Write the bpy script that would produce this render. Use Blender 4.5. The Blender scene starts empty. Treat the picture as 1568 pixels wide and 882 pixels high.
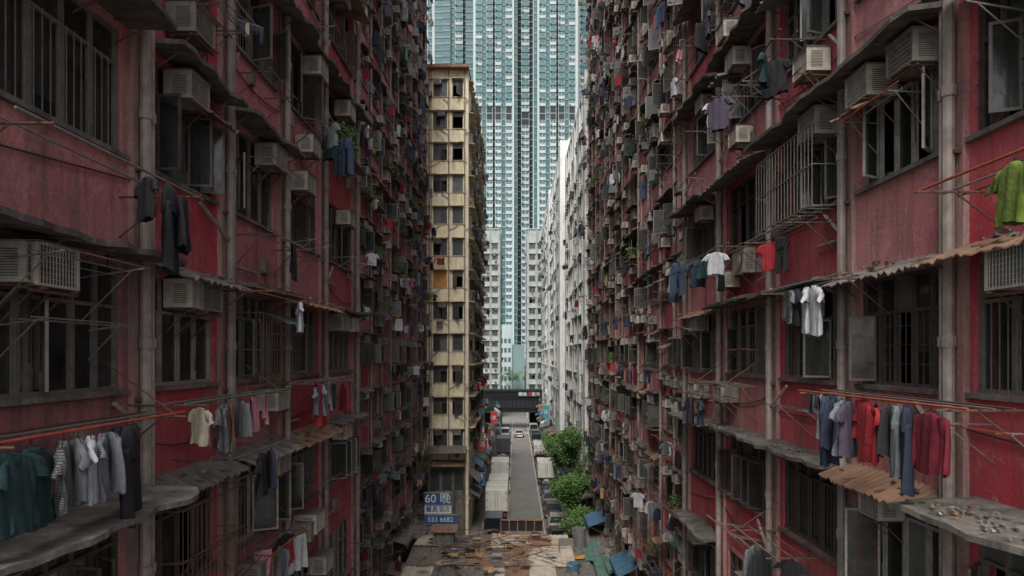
import bpy, math, random
from mathutils import Vector, Matrix
RR=random.Random(11)
rnd=RR.random; uni=RR.uniform; ch=RR.choice
CZ=16.0
sc=bpy.context.scene
col=sc.collection
# ------------------------------------------------------------------ materials
def nt(name):
    m=bpy.data.materials.new(name); m.use_nodes=True
    t=m.node_tree; b=t.nodes['Principled BSDF']
    return m,t,b
def node(t,typ,**k):
    n=t.nodes.new(typ)
    for a,v in k.items(): setattr(n,a,v)
    return n
def c4(c): return (c[0],c[1],c[2],1)
def mixc(t,fac,a,b,bt='MIX'):
    n=t.nodes.new('ShaderNodeMix'); n.data_type='RGBA'; n.blend_type=bt
    if hasattr(fac,'is_linked'): t.links.new(fac,n.inputs[0])
    else: n.inputs[0].default_value=fac
    for s,x in ((6,a),(7,b)):
        if hasattr(x,'is_linked'): t.links.new(x,n.inputs[s])
        else: n.inputs[s].default_value=c4(x)
    return n.outputs[2]
def noisef(t,coord,scale,detail,lo,hi,mscale=None,rough=0.6,out=(0,1)):
    src=coord
    if mscale:
        mp=node(t,'ShaderNodeMapping'); mp.inputs['Scale'].default_value=mscale
        t.links.new(coord,mp.inputs[0]); src=mp.outputs[0]
    n=node(t,'ShaderNodeTexNoise'); n.inputs['Scale'].default_value=scale
    n.inputs['Detail'].default_value=detail; n.inputs['Roughness'].default_value=rough
    t.links.new(src,n.inputs['Vector'])
    r=node(t,'ShaderNodeMapRange'); r.inputs[1].default_value=lo; r.inputs[2].default_value=hi
    r.inputs[3].default_value=out[0]; r.inputs[4].default_value=out[1]
    t.links.new(n.outputs['Fac'],r.inputs[0])
    return r.outputs[0], n.outputs['Fac']
def bump(t,b,h,strength,dist=0.02):
    n=node(t,'ShaderNodeBump'); n.inputs['Strength'].default_value=strength; n.inputs['Distance'].default_value=dist
    t.links.new(h,n.inputs['Height']); t.links.new(n.outputs[0],b.inputs['Normal'])
def wallmat(name,c1,c2,dirt,speck,streak=(0.5,0.72),big=0.7,rough=0.9,sp=(0.62,0.72),fine=0.0):
    m,t,b=nt(name)
    tc=node(t,'ShaderNodeTexCoord').outputs['Object']
    f,_=noisef(t,tc,big,6,0.35,0.65)
    c=mixc(t,f,c1,c2)
    f3,_=noisef(t,tc,3.5,8,sp[0],sp[1],rough=0.75)
    c=mixc(t,f3,c,speck)
    f2,_=noisef(t,tc,1.6,6,streak[0],streak[1],(1.6,1.6,0.22),0.7,(0,0.88))
    c=mixc(t,f2,c,dirt)
    if fine>0:
        f5,_=noisef(t,tc,7.0,5,0.5,0.68,(1,1,0.09),0.6,(0,fine))
        c=mixc(t,f5,c,(dirt[0]*0.8,dirt[1]*0.8,dirt[2]*0.8))
        f6,_=noisef(t,tc,1.1,7,0.52,0.66,None,0.75,(0,fine))
        c=mixc(t,f6,c,dirt)
    f4,h=noisef(t,tc,22,6,0.3,0.7,rough=0.7,out=(0.68,1.1))
    g=node(t,'ShaderNodeCombineColor')
    for i in range(3): t.links.new(f4,g.inputs[i])
    c=mixc(t,1.0,c,g.outputs[0],'MULTIPLY')
    t.links.new(c,b.inputs['Base Color'])
    b.inputs['Roughness'].default_value=rough
    bump(t,b,h,0.7,0.02)
    return m
def simp(name,c,rough=0.7,metal=0.0,var=0.35,scale=6,dirt=None,rand=False,spec=0.5):
    m,t,b=nt(name)
    tc=node(t,'ShaderNodeTexCoord').outputs['Object']
    f,h=noisef(t,tc,scale,6,0.3,0.7,rough=0.7)
    d=dirt or (c[0]*(1-var),c[1]*(1-var),c[2]*(1-var))
    o=mixc(t,f,c,d)
    if rand:
        oi=node(t,'ShaderNodeObjectInfo')
        hs=node(t,'ShaderNodeHueSaturation')
        r=node(t,'ShaderNodeMapRange'); r.inputs[3].default_value=0.4; r.inputs[4].default_value=1.15
        t.links.new(oi.outputs['Random'],r.inputs[0]); t.links.new(r.outputs[0],hs.inputs['Value'])
        t.links.new(o,hs.inputs['Color']); o=hs.outputs[0]
    t.links.new(o,b.inputs['Base Color'])
    b.inputs['Roughness'].default_value=rough; b.inputs['Metallic'].default_value=metal
    b.inputs['Specular IOR Level'].default_value=spec
    bump(t,b,h,0.25,0.01)
    return m
M={}
M['crim']=wallmat('crimson_plaster',(0.52,0.048,0.072),(0.54,0.13,0.145),(0.14,0.07,0.07),(0.60,0.34,0.33),(0.50,0.76),sp=(0.58,0.76),fine=0.45)
M['pink']=wallmat('faded_pink_plaster',(0.60,0.28,0.275),(0.56,0.175,0.19),(0.16,0.105,0.10),(0.66,0.47,0.45),(0.49,0.74),sp=(0.55,0.73),fine=0.5)
M['rose']=wallmat('rose_plaster',(0.60,0.18,0.205),(0.58,0.27,0.28),(0.20,0.11,0.11),(0.66,0.46,0.45),(0.54,0.8),sp=(0.54,0.72),fine=0.2)
M['dull']=wallmat('grimy_pink_plaster',(0.40,0.205,0.195),(0.44,0.13,0.14),(0.11,0.08,0.078),(0.50,0.35,0.33),(0.45,0.70),fine=0.6)  # grime plus vignette darkening put into the wall colour
M['pier']=wallmat('weathered_pier',(0.42,0.28,0.255),(0.44,0.20,0.20),(0.15,0.12,0.11),(0.32,0.27,0.25),(0.46,0.72),fine=0.55)
M['conc']=wallmat('dirty_concrete',(0.25,0.23,0.20),(0.16,0.145,0.13),(0.06,0.056,0.052),(0.40,0.38,0.34),(0.43,0.65),big=2.5,fine=0.4)
M['ledge']=wallmat('mossy_ledge',(0.19,0.17,0.155),(0.10,0.09,0.08),(0.045,0.04,0.038),(0.42,0.40,0.36),(0.43,0.65),big=3,fine=0.4)
M['yel']=wallmat('stained_cream_plaster',(0.87,0.77,0.48),(0.84,0.78,0.60),(0.45,0.32,0.17),(0.86,0.83,0.74),(0.54,0.78),sp=(0.5,0.68),fine=0.4)
M['yel2']=wallmat('cream_trim',(0.66,0.56,0.38),(0.50,0.40,0.27),(0.22,0.16,0.1),(0.7,0.66,0.55),(0.48,0.72),fine=0.45)
M['white']=wallmat('white_tile_wall',(0.80,0.81,0.79),(0.72,0.74,0.73),(0.33,0.34,0.33),(0.6,0.6,0.58),(0.54,0.78),fine=0.35)
M['grey']=wallmat('grey_green_wall',(0.42,0.46,0.44),(0.34,0.38,0.37),(0.18,0.19,0.19),(0.5,0.52,0.5),(0.5,0.72),fine=0.35)
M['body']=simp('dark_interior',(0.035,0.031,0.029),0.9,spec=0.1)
M['slab']=simp('ceiling_slab',(0.12,0.11,0.10),0.9)
M['fr']=simp('grey_aluminium_frame',(0.25,0.235,0.215),0.5,0.2,0.5)
M['frd']=simp('dark_window_frame',(0.12,0.105,0.095),0.5,0.1,0.5)
M['frw']=simp('pale_window_frame',(0.38,0.36,0.33),0.6,0.0,0.55)
M['pipe']=simp('drain_pipe',(0.42,0.355,0.32),0.7,0,0.6,3)
M['pipe2']=simp('grey_pipe',(0.32,0.28,0.25),0.7,0,0.6,3)
M['iron']=simp('rusty_iron',(0.07,0.055,0.048),0.8,0.1,0.5,8,(0.15,0.07,0.04))
M['steel']=simp('steel_pole',(0.27,0.265,0.255),0.5,0.4,0.5,8)
M['redpole']=simp('red_pole',(0.42,0.09,0.05),0.6,0,0.5,8)
M['grnpole']=simp('green_pole',(0.09,0.22,0.17),0.6,0,0.5,8)
M['cable']=simp('black_cable',(0.03,0.03,0.03),0.6)
M['tin']=simp('corrugated_sheet',(0.22,0.20,0.185),0.75,0.1,0.6,3,(0.09,0.068,0.057))
M['tinr']=simp('rusty_sheet',(0.30,0.19,0.125),0.85,0.0,0.6,1.6,(0.13,0.07,0.045))
M['ting']=simp('green_sheet',(0.12,0.235,0.20),0.7,0,0.6,3,(0.06,0.09,0.08))
M['tinc']=simp('cream_sheet',(0.60,0.56,0.48),0.8,0,0.6,0.9,(0.30,0.21,0.14))
M['tarpb']=simp('blue_tarp',(0.08,0.18,0.29),0.6,0,0.5,3)
M['ac']=simp('ac_casing',(0.54,0.515,0.46),0.6,0,0.45,4,(0.26,0.21,0.165),rand=True)
M['acd']=simp('ac_coil',(0.045,0.045,0.045),0.6,0.2)
M['acb']=simp('ac_blue_grille',(0.11,0.16,0.19),0.5)
M['cur1']=simp('curtain_beige',(0.34,0.29,0.23),0.9)
M['cur2']=simp('curtain_grey',(0.20,0.21,0.20),0.9)
M['cur3']=simp('curtain_white',(0.50,0.49,0.45),0.9)
M['cur4']=simp('curtain_green',(0.11,0.18,0.15),0.9)
M['board']=simp('wood_board',(0.56,0.29,0.08),0.8,0,0.5,2)
M['asph']=wallmat('asphalt_old',(0.25,0.24,0.225),(0.20,0.19,0.18),(0.12,0.115,0.11),(0.30,0.28,0.26),(0.5,0.7),big=0.3)
M['pave']=wallmat('pavement_slabs',(0.24,0.23,0.215),(0.18,0.17,0.16),(0.1,0.1,0.1),(0.3,0.29,0.27))
M['paint']=simp('road_paint',(0.65,0.63,0.56),0.8,0,0.5,4)
M['leaf']=simp('leaf_green',(0.07,0.165,0.03),0.6,0,0.6,0.9,(0.028,0.07,0.018))
M['leaf2']=simp('leaf_light',(0.14,0.25,0.05),0.6,0,0.5,1.2)
M['bark']=simp('bark',(0.12,0.09,0.06),0.9)
M['rub']=simp('rubber',(0.02,0.02,0.02),0.85)
M['truckw']=simp('white_truck_paint',(0.76,0.74,0.68),0.5,0,0.3,1.2)
M['chrome']=simp('lamp_lens',(0.45,0.08,0.04),0.3)
M['signb']=simp('blue_sign',(0.03,0.12,0.30),0.5,0,0.3)
M['signw']=simp('white_sign',(0.75,0.75,0.73),0.6,0,0.2)
M['signr']=simp('red_sign',(0.50,0.04,0.04),0.5,0,0.3)
M['signt']=simp('teal_sign',(0.06,0.28,0.30),0.5,0,0.3)
M['bridge']=simp('dark_bridge_cladding',(0.014,0.018,0.02),0.85,0,0.4,1,spec=0.1)  # also colours the walls that stand in for shade under the bridge
M['bridge2']=simp('dark_bridge_trim',(0.03,0.034,0.036),0.85,0,0.4,1,spec=0.1)
M['tw']=simp('tower_white_tile',(0.40,0.47,0.475),0.7,0,0.15,0.08)
M['tg']=simp('tower_grey_tile',(0.17,0.25,0.26),0.7,0,0.2,0.08)
M['tt']=simp('tower_teal_tile',(0.08,0.195,0.21),0.6,0,0.25,0.08)
M['twin']=simp('tower_window_glass',(0.03,0.08,0.095),0.3,0,0.5,0.5,(0.075,0.145,0.16))
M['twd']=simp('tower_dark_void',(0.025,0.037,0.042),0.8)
def glassmat():
    m,t,b=nt('window_glass')
    out=t.nodes['Material Output']
    b.inputs['Base Color'].default_value=(0.045,0.05,0.048,1); b.inputs['Roughness'].default_value=0.12
    b.inputs['Specular IOR Level'].default_value=0.8
    tr=node(t,'ShaderNodeBsdfTransparent'); tr.inputs[0].default_value=(0.6,0.65,0.62,1)
    mx=node(t,'ShaderNodeMixShader')
    tc=node(t,'ShaderNodeTexCoord').outputs['Object']
    f,h=noisef(t,tc,3,5,0.15,0.85)
    t.links.new(f,mx.inputs[0]); t.links.new(tr.outputs[0],mx.inputs[1]); t.links.new(b.outputs[0],mx.inputs[2])
    t.links.new(mx.outputs[0],out.inputs[0]); bump(t,b,h,0.08,0.05)
    return m
M['glass']=glassmat()
M['dglass']=simp('dark_pane',(0.03,0.033,0.033),0.3,0,0.5,1.5,(0.075,0.08,0.075))
M['frost']=simp('frosted_glass',(0.15,0.165,0.16),0.3,0,0.5,2)
def cloth(name,c,kind=None,c2=(0.6,0.6,0.6),s=30):
    m,t,b=nt(name)
    tc=node(t,'ShaderNodeTexCoord').outputs['Object']
    f,h=noisef(t,tc,9,4,0.3,0.7)
    o=mixc(t,f,c,(c[0]*0.68,c[1]*0.68,c[2]*0.68))
    if kind:
        w=node(t,'ShaderNodeTexWave'); w.inputs['Scale'].default_value=s/6; w.bands_direction='Y'
        t.links.new(tc,w.inputs[0])
        r=node(t,'ShaderNodeMapRange'); r.inputs[1].default_value=0.5; r.inputs[2].default_value=0.6
        t.links.new(w.outputs['Fac'],r.inputs[0]); o=mixc(t,r.outputs[0],o,c2)
        if kind=='check':
            w2=node(t,'ShaderNodeTexWave'); w2.inputs['Scale'].default_value=s/6; w2.bands_direction='X'
            t.links.new(tc,w2.inputs[0])
            r2=node(t,'ShaderNodeMapRange'); r2.inputs[1].default_value=0.5; r2.inputs[2].default_value=0.6; r2.inputs[4].default_value=0.6
            t.links.new(w2.outputs['Fac'],r2.inputs[0])
            o=mixc(t,r2.outputs[0],o,(c[0]*0.3,c[1]*0.3,c[2]*0.3))
    t.links.new(o,b.inputs['Base Color']); b.inputs['Roughness'].default_value=0.9
    bump(t,b,h,0.5,0.03)
    return m
C={'teal':cloth('teal_cotton',(0.012,0.04,0.046)),'black':cloth('black_cotton',(0.016,0.016,0.02)),
'white':cloth('white_cotton',(0.46,0.47,0.50)),'grey':cloth('grey_cotton',(0.15,0.165,0.18)),'blue':cloth('blue_denim',(0.03,0.052,0.10)),
'navy':cloth('navy_cotton',(0.02,0.028,0.055)),'red':cloth('red_cotton',(0.33,0.02,0.03)),'crimson':cloth('crimson_cotton',(0.16,0.01,0.025)),
'pink':cloth('pink_towel',(0.52,0.22,0.27)),'orange':cloth('orange_towel',(0.45,0.18,0.08)),'green':cloth('lime_cotton',(0.15,0.22,0.035)),
'purple':cloth('purple_cotton',(0.07,0.055,0.09)),'check':cloth('checked_shirt',(0.08,0.08,0.09),'check',(0.2,0.2,0.2),90),
'stripe':cloth('striped_shirt',(0.26,0.27,0.3),'stripe',(0.05,0.07,0.12),120),'yellow':cloth('yellow_cotton',(0.35,0.27,0.09)),'aqua':cloth('aqua_cotton',(0.09,0.24,0.25)),
'cream':cloth('cream_cotton',(0.42,0.37,0.29))}
CK=['black','white','grey','navy','cream','pink','blue']
# ------------------------------------------------------------------ mesh builder
def ident(a,b,c): return (a,b,c)
def TL(D): return (lambda u,v,w:(-D+w,u,v)),False
def TR(D): return (lambda u,v,w:(D-w,u,v)),True
def TF(Y): return (lambda u,v,w:(u,Y-w,v)),False
CUBE=((0,0,0),(1,0,0),(1,1,0),(0,1,0),(0,0,1),(1,0,1),(1,1,1),(0,1,1))
class MB:
    def __init__(s,T=(ident,False)):
        s.v=[];s.f=[];s.m=[];s.mats=[];s.T,s.flip=T
    def mi(s,mat):
        if mat not in s.mats: s.mats.append(mat)
        return s.mats.index(mat)
    def hexa(s,p,mat):
        n=len(s.v); T=s.T
        s.v.extend([T(*q) for q in p])
        k=s.mi(mat)
        for f in ((0,3,2,1),(4,5,6,7),(0,1,5,4),(1,2,6,5),(2,3,7,6),(3,0,4,7)):
            f=[n+i for i in f]
            if s.flip: f.reverse()
            s.f.append(f); s.m.append(k)
    def box(s,a0,a1,b0,b1,c0,c1,mat):
        s.hexa(((a0,b0,c0),(a1,b0,c0),(a1,b1,c0),(a0,b1,c0),(a0,b0,c1),(a1,b0,c1),(a1,b1,c1),(a0,b1,c1)),mat)
    def lump(s,x,y,z,sx,sy,sz,mat,j=0.3):
        s.hexa([(x+(p[0]+uni(-j,j))*sx,y+(p[1]+uni(-j,j)*.4)*sy,z+(p[2]+uni(-j,j))*sz) for p in CUBE],mat)
    def poly(s,pts,mat):
        n=len(s.v); s.v.extend([s.T(*q) for q in pts]); f=list(range(n,n+len(pts)))
        if s.flip: f.reverse()
        s.f.append(f); s.m.append(s.mi(mat))
    def tube(s,p,q,r,mat,n=6,r2=None):
        p=Vector(s.T(*p)); q=Vector(s.T(*q)); d=q-p
        if d.length<1e-6: return
        d.normalize(); a=d.orthogonal().normalized(); b=d.cross(a)
        r2=r if r2 is None else r2; n0=len(s.v); k=s.mi(mat)
        for i in range(n):
            t=2*math.pi*i/n; o=a*math.cos(t)+b*math.sin(t)
            s.v.append(tuple(p+o*r)); s.v.append(tuple(q+o*r2))
        for i in range(n):
            j=(i+1)%n; s.f.append([n0+2*i,n0+2*j,n0+2*j+1,n0+2*i+1]); s.m.append(k)
        s.f.append([n0+2*i for i in range(n)][::-1]); s.m.append(k)
        s.f.append([n0+2*i+1 for i in range(n)]); s.m.append(k)
    def cable(s,p,q,sag,r,mat,n=6):
        pr=p
        for i in range(1,n+1):
            t=i/n; x=[p[j]+(q[j]-p[j])*t for j in range(3)]; x[1]-=sag*4*t*(1-t)
            s.tube(pr,x,r,mat,4); pr=x
    def mesh(s,name):
        me=bpy.data.meshes.new(name); me.from_pydata(s.v,[],s.f)
        for m in s.mats: me.materials.append(m)
        me.polygons.foreach_set('material_index',s.m); me.update()
        return me
    def obj(s,name,parent=None,smooth=False):
        me=s.mesh(name)
        if smooth: me.polygons.foreach_set('use_smooth',[True]*len(me.polygons))
        o=bpy.data.objects.new(name,me); col.objects.link(o)
        if parent: o.parent=parent
        return o
def empty(name):
    e=bpy.data.objects.new(name,None); e.empty_display_size=0.3; col.objects.link(e); return e
def inst(name,me,T,u,v,w,rot=0,s=1.0,parent=None,tilt=0):
    T=T[0]; o0=Vector(T(u,v,w))
    cx=Vector(T(u+1,v,w))-o0; cy=Vector(T(u,v+1,w))-o0; cz=Vector(T(u,v,w+1))-o0
    B=Matrix(((cx[0],cy[0],cz[0],o0[0]),(cx[1],cy[1],cz[1],o0[1]),(cx[2],cy[2],cz[2],o0[2]),(0,0,0,1)))
    o=bpy.data.objects.new(name,me); col.objects.link(o)
    if parent: o.parent=parent
    o.matrix_basis=B@Matrix.Rotation(rot,4,'Y')@Matrix.Rotation(tilt,4,'Z')@Matrix.Scale(s,4)
    return o
# ------------------------------------------------------------------ prop meshes (local x=along wall, y=up, z=outwards)
def mk_ac(front):
    b=MB(); W,H,D=0.30,0.20,0.40
    b.box(-W,W,-H,H,0,D-0.02,M['ac'])
    for x0,x1,y0,y1 in ((-W,W,H-0.025,H),(-W,W,-H,-H+0.025),(-W,-W+0.025,-H+0.025,H-0.025),(W-0.025,W,-H+0.025,H-0.025)):
        b.box(x0,x1,y0,y1,D-0.018,D+0.01,M['ac'])
    b.box(-W+0.025,W-0.025,-H+0.025,H-0.025,D-0.019,D-0.012,front)
    for i in range(12):
        x=-W+0.05+i*0.045; b.box(x,x+0.005,-H+0.025,H-0.025,D-0.011,D,M['ac'])
    for i in range(6):
        y=-H+0.07+i*0.055; b.box(-W+0.025,W-0.025,y,y+0.004,D-0.009,D+0.003,M['ac'])
    for sx in (-1,1):
        for i in range(11):
            y=-H+0.06+i*0.026
            x=sx*W; b.box(min(x,x+sx*0.003),max(x,x+sx*0.003),y,y+0.009,0.14,D-0.06,M['acd'])
    for sx in (-0.24,0.22):
        b.box(sx,sx+0.03,-H-0.035,-H-0.003,-0.02,D+0.03,M['iron'])
        b.tube((sx+0.015,-H-0.03,D-0.08),(sx+0.015,-H-0.35,0),0.012,M['iron'],4)
    b.box(-W-0.03,W+0.03,-H-0.06,-H-0.037,D-0.06,D-0.02,M['iron'])
    b.box(-W-0.02,W+0.02,H+0.002,H+0.012,0,D+0.03,M['tin'])
    b.cable((0.2,-H,0.1),(0.28,-H-0.8,0.03),0.05,0.008,M['cable'],4)
    return b.mesh('air_conditioner')
def mk_split():
    b=MB(); W,H,D=0.40,0.29,0.30
    b.box(-W,W,-H,H,0,D,M['ac'])
    b.box(-W,W,H+0.001,H+0.02,-0.01,D+0.02,M['ac'])
    n=20; cx=-0.08
    b.poly([(cx+0.22*math.cos(2*math.pi*i/n),0.22*math.sin(2*math.pi*i/n),D+0.004) for i in range(n)],M['acd'])
    for rr in (0.07,0.12,0.17,0.22):
        for i in range(n):
            a=2*math.pi*i/n; c=2*math.pi*(i+1)/n
            b.tube((cx+rr*math.cos(a),rr*math.sin(a),D+0.03),(cx+rr*math.cos(c),rr*math.sin(c),D+0.03),0.005,M['ac'],3)
    for k in range(8):
        a=math.pi*k/8; b.tube((cx-0.22*math.cos(a),-0.22*math.sin(a),D+0.03),(cx+0.22*math.cos(a),0.22*math.sin(a),D+0.03),0.004,M['ac'],3)
    for k in range(4):
        a=math.pi*k/2
        b.poly([(cx+0.03*math.cos(a),0.03*math.sin(a),D+0.012),(cx+0.19*math.cos(a-0.3),0.19*math.sin(a-0.3),D+0.01),(cx+0.19*math.cos(a+0.4),0.19*math.sin(a+0.4),D+0.022)],M['acb'])
    for i in range(12):
        y=-0.22+i*0.037; b.box(W,W+0.003,y,y+0.012,0.06,D-0.06,M['acd']); b.box(-W-0.003,-W,y,y+0.012,0.06,D-0.06,M['acd'])
    for sx in (-0.3,0.27):
        b.box(sx,sx+0.03,-H-0.04,-H-0.003,-0.1,D+0.06,M['iron']); b.tube((sx+0.015,-H-0.04,D),(sx+0.015,-H-0.42,-0.1),0.012,M['iron'],4)
    b.cable((0.3,-0.2,0.1),(0.45,-H-0.7,-0.08),0.1,0.015,M['cable'],5)
    return b.mesh('air_conditioner')
AC=[mk_ac(M['acd']),mk_ac(M['acb']),mk_ac(M['acd']),mk_split()]
def ctube(b,rings,mat,ph,n=22,fold=0.1):
    n0=len(b.v); k=b.mi(mat)
    for j,(cx,cy,hw,th) in enumerate(rings):
        t=j/(len(rings)-1)
        for i in range(n):
            a=2*math.pi*i/n
            f=1+fold*(0.3+t)*math.sin(3*a+ph+t*2)
            z=th*math.sin(a)*f+(0.3+t)*0.026*math.sin(cx*40+hw*math.cos(a)*38+ph*3+cy*3)
            b.v.append((cx+hw*math.cos(a)*(1+0.04*math.sin(5*a+ph+t*6)),cy+0.02*math.sin(3*a+ph)*t,z))
    for j in range(len(rings)-1):
        for i in range(n):
            i2=(i+1)%n
            b.f.append([n0+j*n+i,n0+j*n+i2,n0+(j+1)*n+i2,n0+(j+1)*n+i][::-1]); b.m.append(k)
    b.f.append([n0+i for i in range(n)]); b.m.append(k)
def hanger(b,w=0.2):
    b.tube((0,0.0,0),(0,0.06,0),0.004,M['cable'],4); b.tube((-w,-0.07,0),(0,0,0),0.005,M['cable'],4); b.tube((w,-0.07,0),(0,0,0),0.005,M['cable'],4)
def smesh(b,name):
    me=b.mesh(name); me.polygons.foreach_set('use_smooth',[True]*len(me.polygons)); return me
def mk_shirt(mat,L=0.66,long=False,ph=0):
    b=MB(); hanger(b)
    rows=[(0,-0.03,0.075,0.03),(0,-0.055,0.14,0.035),(0,-0.085,0.21,0.04),(0,-0.16,0.225,0.045)]
    for i in range(1,9): rows.append((0,-0.16-(L-0.16)*i/8,0.225+0.012*math.sin(i+ph)+0.02*i/8,0.045+0.01*i/8))
    ctube(b,rows,mat,ph)
    for s in (-1,1):
        if long: r=[(s*0.19,-0.07,0.05,0.03)]+[(s*(0.23+0.05*math.sin(t*2.2)),-0.09-0.55*t,0.065-0.02*t,0.032) for t in [i/8 for i in range(9)]]
        else: r=[(s*0.18,-0.065,0.05,0.03),(s*0.24,-0.12,0.075,0.035),(s*0.285,-0.19,0.082,0.037),(s*0.315,-0.26,0.085,0.037)]
        ctube(b,r,mat,ph+s,12)
    return smesh(b,'shirt')
def mk_trouser(mat,L=0.95,ph=0):
    b=MB()
    ctube(b,[(0,0.0,0.19,0.035),(0,-0.08,0.2,0.05),(0,-0.2,0.22,0.055),(0,-0.28,0.2,0.05)],mat,ph)
    for s in (-1,1):
        ctube(b,[(s*0.10,-0.18,0.11,0.05)]+[(s*(0.105+0.02*t),-0.22-(L-0.22)*t,0.108-0.03*t,0.045) for t in [i/8 for i in range(9)]],mat,ph+s,14)
    return smesh(b,'trousers')
def mk_towel(mat,W=0.24,L=0.6,ph=0):
    b=MB(); nx,ny=14,12; k=b.mi(mat)
    for side in (0.02,-0.02):
        n0=len(b.v); LL=L if side>0 else L*0.8
        for j in range(ny+1):
            for i in range(nx+1):
                x=-W+2*W*i/nx; t=j/ny
                b.v.append((x*(1-0.12*t*math.sin(ph+1)),-LL*t+0.015*math.sin(i+ph)*t+(0.012 if j==0 else 0),(side*min(1,j))+0.035*t*math.sin(i*1.1+ph+t*1.5)))
        for j in range(ny):
            for i in range(nx):
                a=n0+j*(nx+1)+i; b.f.append([a,a+nx+1,a+nx+2,a+1]); b.m.append(k)
    return smesh(b,'towel')
def mk_small(mats,ph=0):
    b=MB(); r=random.Random(ph)
    b.tube((-0.22,0,0),(0.22,0,0),0.008,M['steel'],4)
    for i in range(6):
        x=-0.2+i*0.08; L=r.uniform(0.12,0.28); m=mats[i%len(mats)]
        ctube(b,[(x,-0.01,0.03,0.015),(x,-L*0.5,0.035,0.02),(x+0.01,-L,0.03,0.018)],m,r.random()*6,8)
    return b.mesh('socks')
GAR=[]
for i,k in enumerate(['teal','black','white','grey','navy','stripe','check','white','purple','cream','black','red','green','aqua']):
    GAR.append(('shirt',k,mk_shirt(C[k],0.6+0.1*((i*7)%3)/2,False,i*1.3)))
for i,k in enumerate(['crimson','grey','navy','check','white','black']):
    GAR.append(('long_sleeved_shirt',k,mk_shirt(C[k],0.66,True,i*2.1)))
for i,k in enumerate(['black','blue','grey','navy','blue','black']):
    GAR.append(('trousers',k,mk_trouser(C[k],0.85+0.1*(i%2),i*1.7)))
for i,k in enumerate(['pink','orange','white','yellow','check','grey','cream','aqua','red','blue','black']):
    GAR.append(('towel',k,mk_towel(C[k],0.17+0.05*(i%3),0.45+0.12*(i%4),i*1.9)))
for i in range(4): GAR.append(('socks','mix',mk_small([C[ch(CK)] for _ in range(4)],i+3)))
MUTE=[g for g in GAR if g[1] not in ('green','orange','yellow','aqua')]
def gfind(kind,k):
    for g in GAR:
        if g[0]==kind and g[1]==k: return g
def mk_plant(seed):
    r=random.Random(seed); b=MB()
    b.tube((0,-0.0,0),(0,0.2,0),0.09,M['tinr'],10,0.12)
    for i in range(170):
        a=r.uniform(0,6.28); rr=r.uniform(0,0.28); y=0.2+r.uniform(0,0.45); s=r.uniform(0.03,0.07)
        p=Vector((rr*math.cos(a),y-rr*0.4,rr*math.sin(a)))
        d=Vector((r.uniform(-1,1),r.uniform(-.6,1),r.uniform(-1,1))).normalized(); e=d.orthogonal().normalized()
        b.poly([tuple(p-e*s*0.4),tuple(p+d*s),tuple(p+e*s*0.4),tuple(p-d*s)],M['leaf'] if r.random()<0.7 else M['leaf2'])
    for i in range(7):
        a=r.uniform(0,6.28); b.tube((0,0.2,0),(0.2*math.cos(a),0.5,0.2*math.sin(a)),0.008,M['bark'],4)
    return b.mesh('potted_plant')
PL=[mk_plant(1),mk_plant(2)]
def rack(T,u0,u1,z,w,gars=None,parent=None,pole=None,dens=0.75):
    b=MB(T); pole=pole or M[ch(['steel','redpole','grnpole','steel','iron'])]
    for u in (u0+0.12,u1-0.12):
        b.tube((u,z-0.02,0),(u,z-0.02,w+0.12),0.014,M['iron'],5)
        if rnd()<0.7: b.tube((u,z-0.5,0),(u,z-0.03,w*0.7),0.011,M['iron'],5)
        else: b.tube((u,z+0.6,0),(u,z-0.0,w),0.008,M['iron'],5)
    b.tube((u0-0.15,z+0.015,w),(u1+0.15,z+0.015+uni(-.03,.03),w+uni(-.03,.03)),0.014,pole,6)
    b.tube((u0-0.1,z+0.012,w-0.28),(u1+0.1,z+0.012,w-0.28),0.011,M['steel'],6)
    if rnd()<0.6: b.tube((u0-0.05,z+0.01,w-0.5),(u1+0.2,z+0.01,w-0.5),0.011,M['iron'],6)
    if parent is None:
        e=empty('clothes_drying_rack'); b.obj('poles',e)
    else:
        e=parent; b.obj('drying_poles',e)
    if gars is not None:
        for (k,c,u,s,rot) in gars:
            g=gfind(k,c)
            inst(g[0],g[2],T,u,z-0.03,w,rot,s,e,uni(-.05,.05))
    else:
        u=u0+0.1
        while u<u1-0.1:
            if rnd()<dens:
                g=ch(GAR) if rnd()<0.2 else ch(MUTE); ww=w if rnd()<0.65 else w-0.28
                inst(g[0],g[2],T,u,z-0.03,ww,uni(-1.2,1.2),uni(0.7,1.0),e,uni(-.08,.08))
            u+=uni(0.2,0.5)
    return e
# ------------------------------------------------------------------ facade generator
def canopy(b,u0,u1,z,dep,mat,corr=False,drop=0.1):
    st=0.075 if corr else 0.25
    n=max(2,int((u1-u0)/st)); j=[uni(-0.06,0.06)+0.04*math.sin(i*0.9) for i in range(n+1)]
    sag=[uni(-0.025,0.025) for _ in range(n+1)]
    for i in range(n):
        a=u0+(u1-u0)*i/n; c=u0+(u1-u0)*(i+1)/n
        o0=(0.025 if i%2 else -0.0) if corr else 0; o1=(0.0 if i%2 else 0.025) if corr else 0
        d0=dep+(j[i]*0.3 if corr else j[i]); d1=dep+(j[i+1]*0.3 if corr else j[i+1]); h=0.015 if corr else 0.06
        zb0=z-drop+sag[i]; zb1=z-drop+sag[i+1]
        b.hexa(((a,z-h+o0,0.0),(c,z-h+o1,0.0),(c,z+o1,0.0),(a,z+o0,0.0),(a,zb0-h+o0,d0),(c,zb1-h+o1,d1),(c,zb1+o1,d1),(a,zb0+o0,d0)),mat)
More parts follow.
